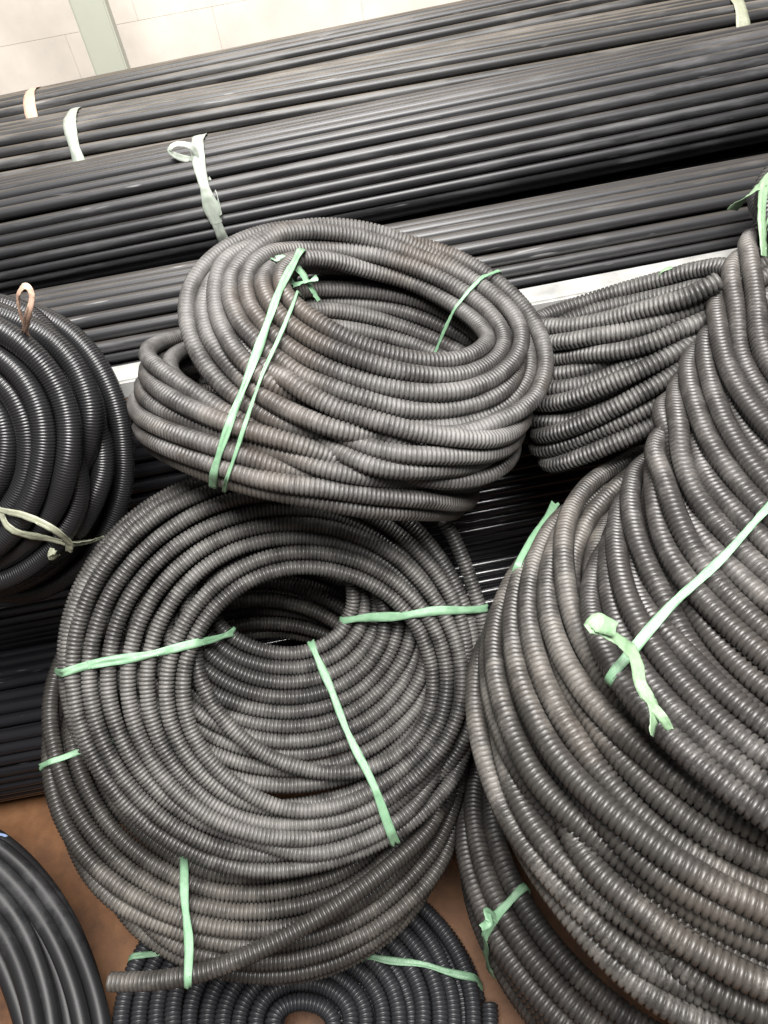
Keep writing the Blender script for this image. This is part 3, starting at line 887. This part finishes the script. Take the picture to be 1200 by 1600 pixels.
for ci, (key, d) in enumerate(COIL_DATA.items()):
    E = np.array(d['turns'])
    K = len(E) - 1
    t = np.linspace(0, K, K * PER + 1)
    par = np.stack([np.interp(t, np.arange(K + 1), E[:, i]) for i in range(9)], 1)
    r_ = np.random.default_rng(100 + ci)
    # no two turns lie quite alike
    loose = 0.45 if key in ('centre', 'top', 'right_upper', 'right_lower') else 1.0
    E[:, :2] += r_.normal(0, 0.22 * loose * d['r'], (K + 1, 2))
    E[:, 2] += r_.normal(0, 0.40 * loose * d['r'], K + 1)
    E[:, 3:9] *= 1 + r_.normal(0, 0.010 * loose, (K + 1, 1))
    par = np.stack([np.interp(t, np.arange(K + 1), E[:, i]) for i in range(9)], 1)
    # slow natural wander of every turn
    amp = d['r']
    kk = K * 5 + 1
    wob = np.stack([np.interp(t, np.linspace(0, K, kk), r_.normal(0, s, kk)) for s in (0.20 * amp, 0.20 * amp, 0.16 * amp)], 1)
    wob = smooth_path(wob, 15)
    th = 2 * math.pi * t + d['th0']
    c_, s_ = np.cos(th), np.sin(th)
    p = par[:, 0:3] + par[:, 3:6] * c_[:, None] + par[:, 6:9] * s_[:, None] + wob
    if d['head']:
        h = catmull(np.vstack([np.array(d['head']), p[4:5]]), 12)
        p = np.vstack([h[:-1], p[4:]])
    if d['tail']:
        h = catmull(np.vstack([p[-3:-2], np.array(d['tail'])]), 12)
        p = np.vstack([p[:-3], h])
    X, Nn, O = np.array(d['x']), np.array(d['n']), np.array(d['o'])
    Y = np.cross(Nn, X)
    W = O + p[:, :1] * X + p[:, 1:2] * Y + p[:, 2:] * Nn
    L = arclen(W)[-1]
    W = resample(W, np.linspace(0, L, int(L / 0.013)))
    coils[key] = dict(W=W, X=X, Y=Y, N=Nn, O=O, r=d['r'])

# settle: push overlapping stretches of tube apart, keep the runs smooth
keys = list(coils)
idx = np.concatenate([np.full(len(coils[k]['W']), i) for i, k in enumerate(keys)])
rad = np.concatenate([np.full(len(coils[k]['W']), coils[k]['r']) for k in keys])
loc_i = np.concatenate([np.arange(len(coils[k]['W'])) for k in keys])
PTS = np.concatenate([coils[k]['W'] for k in keys])
for it in range(22):
    kd = KDTree(len(PTS))
    for i, q in enumerate(PTS):
        kd.insert(q, i)
    kd.balance()
    A_, B_ = [], []
    for i, q in enumerate(PTS):
        for (_, j, dist) in kd.find_range(q, rad[i] * 2.1):
            if j > i and (idx[i] != idx[j] or abs(loc_i[i] - loc_i[j]) > 6):
                A_.append(i)
                B_.append(j)
    A_, B_ = np.array(A_), np.array(B_)
    dv = PTS[A_] - PTS[B_]
    dist = np.linalg.norm(dv, axis=1) + 1e-9
    want = (rad[A_] + rad[B_]) * 0.985
    over = np.clip(want - dist, 0, None)
    mv = dv / dist[:, None] * (over * 0.33)[:, None]
    disp = np.zeros_like(PTS)
    cnt = np.zeros(len(PTS))
    np.add.at(disp, A_, mv)
    np.add.at(disp, B_, -mv)
    np.add.at(cnt, A_, over > 0)
    np.add.at(cnt, B_, over > 0)
    disp /= np.maximum(1, cnt * 0.6)[:, None]
    o0 = 0
    for k in keys:
        n_ = len(coils[k]['W'])
        disp[o0:o0 + n_] = smooth_path(disp[o0:o0 + n_], 5)
        o0 += n_
    PTS = PTS + disp
    PTS[:, 2] = np.maximum(PTS[:, 2], rad + 0.001)
o0 = 0
for k in keys:
    n_ = len(coils[k]['W'])
    coils[k]['W'] = smooth_path(PTS[o0:o0 + n_], 5)
    o0 += n_

TIE_STYLE = {
    'centre': ('green', 0.0093), 'under': ('green', 0.0081), 'floor': ('green', 0.0085), 'top': ('green', 0.0063),
    'left': ('olive', 0.0081), 'hose': ('blue', 0.0044), 'back': ('green2', 0.0059), 'right_upper': ('green', 0.0077), 'right_lower': ('green', 0.0074), 'right_base': ('green', 0.0103), 'corner': ('green2', 0.0067),
}
TIE_W = {('top', 0): 1.25, ('top', 1): 0.55, ('top', 2): 0.7}
roots = {}
tri = 0
for key in keys:
    c = coils[key]
    name, label, pf, dep = SPEC[key]
    W, r = c['W'], c['r']
    base = Vector((float(c['O'][0]), float(c['O'][1]), float(W[:, 2].min() - r)))
    root = thing(name, label, 'hose coil' if pf == 0 else 'conduit coil', base, 'coils of black tube')
    roots[key] = root
    # finer path through a spline, in the root's frame
    F_ = catmull(W, 4) - np.array(base)
    if pf:
        me = corrugated('tube', F_, r, 2 * r * pf, 8, dep)
    else:
        q = resample(F_, np.arange(0, arclen(F_)[-1], 0.012))
        me = sweep('tube', q, np.full(len(q), r), 14)
    tri += len(me.polygons) * 2
    link('tube', me, MAT[key], root)
    # ties: a strip pulled tight round the bundle of turns it crosses
    mk, wd = TIE_STYLE[key]
    for ti, (x0, y0, x1, y1) in enumerate(COIL_DATA[key]['ties']):
        Pw = c['O'] + x0 * c['X'] + y0 * c['Y']
        Qw = c['O'] + x1 * c['X'] + y1 * c['Y']
        dv = Qw - Pw
        ln = np.linalg.norm(dv)
        dv /= ln
        sn = np.cross(dv, c['N'])
        rel = W - Pw
        s = rel @ sn
        u = rel @ dv
        v = rel @ c['N']
        hit = np.where((s[:-1] * s[1:] <= 0))[0]
        pts = []
        for i in hit:
            f = s[i] / (s[i] - s[i + 1] + 1e-12)
            uu = u[i] + (u[i + 1] - u[i]) * f
            vv = v[i] + (v[i + 1] - v[i]) * f
            if -r * 1.2 < uu < ln + r * 1.2:
                pts.append((uu, vv))
        if len(pts) < 1:
            print('tie without tubes', key, ti)
            continue
        lp = wrap_loop(pts, r + (0.0032 if key == 'top' else 0.0018))
        p = Pw + lp[:, :1] * dv + lp[:, 1:] * c['N'] - np.array(base)
        k_ = np.linspace(0, 2 * math.pi, len(p))
        p = p + (sn * (0.0016 * np.sin(k_ * 2 + ti * 1.7) + 0.0011 * np.sin(k_ * 5 + ti))[:, None])
        link('tie', ribbon('tie', p, sn, wd * TIE_W.get((key, ti), 1.0), seed=ti + 3), MAT[mk], root)
for i, (key, mk, wd, pts, nrm) in enumerate(STRIPS):
    root = roots.get(key, b3)
    base = np.array(root.location) 
    p = catmull(np.array(pts), 8) - base
    t_ = np.gradient(p, axis=0)
    side = np.cross(t_, np.array(nrm))
    tw = np.linspace(0, 1.2 * math.sin(i * 2.3), len(p))
    side = side / (np.linalg.norm(side, axis=1)[:, None] + 1e-9) * np.cos(tw)[:, None] + np.array(nrm) * np.sin(tw)[:, None]
    ties_ = [c_ for c_ in root.children if c_.name.startswith('tie')]
    link('twine_end', ribbon('twine_end', p, side, wd, seed=40 + i, wob=0.3), MAT[mk], ties_[0] if ties_ else root)
print('coil triangles', tri)
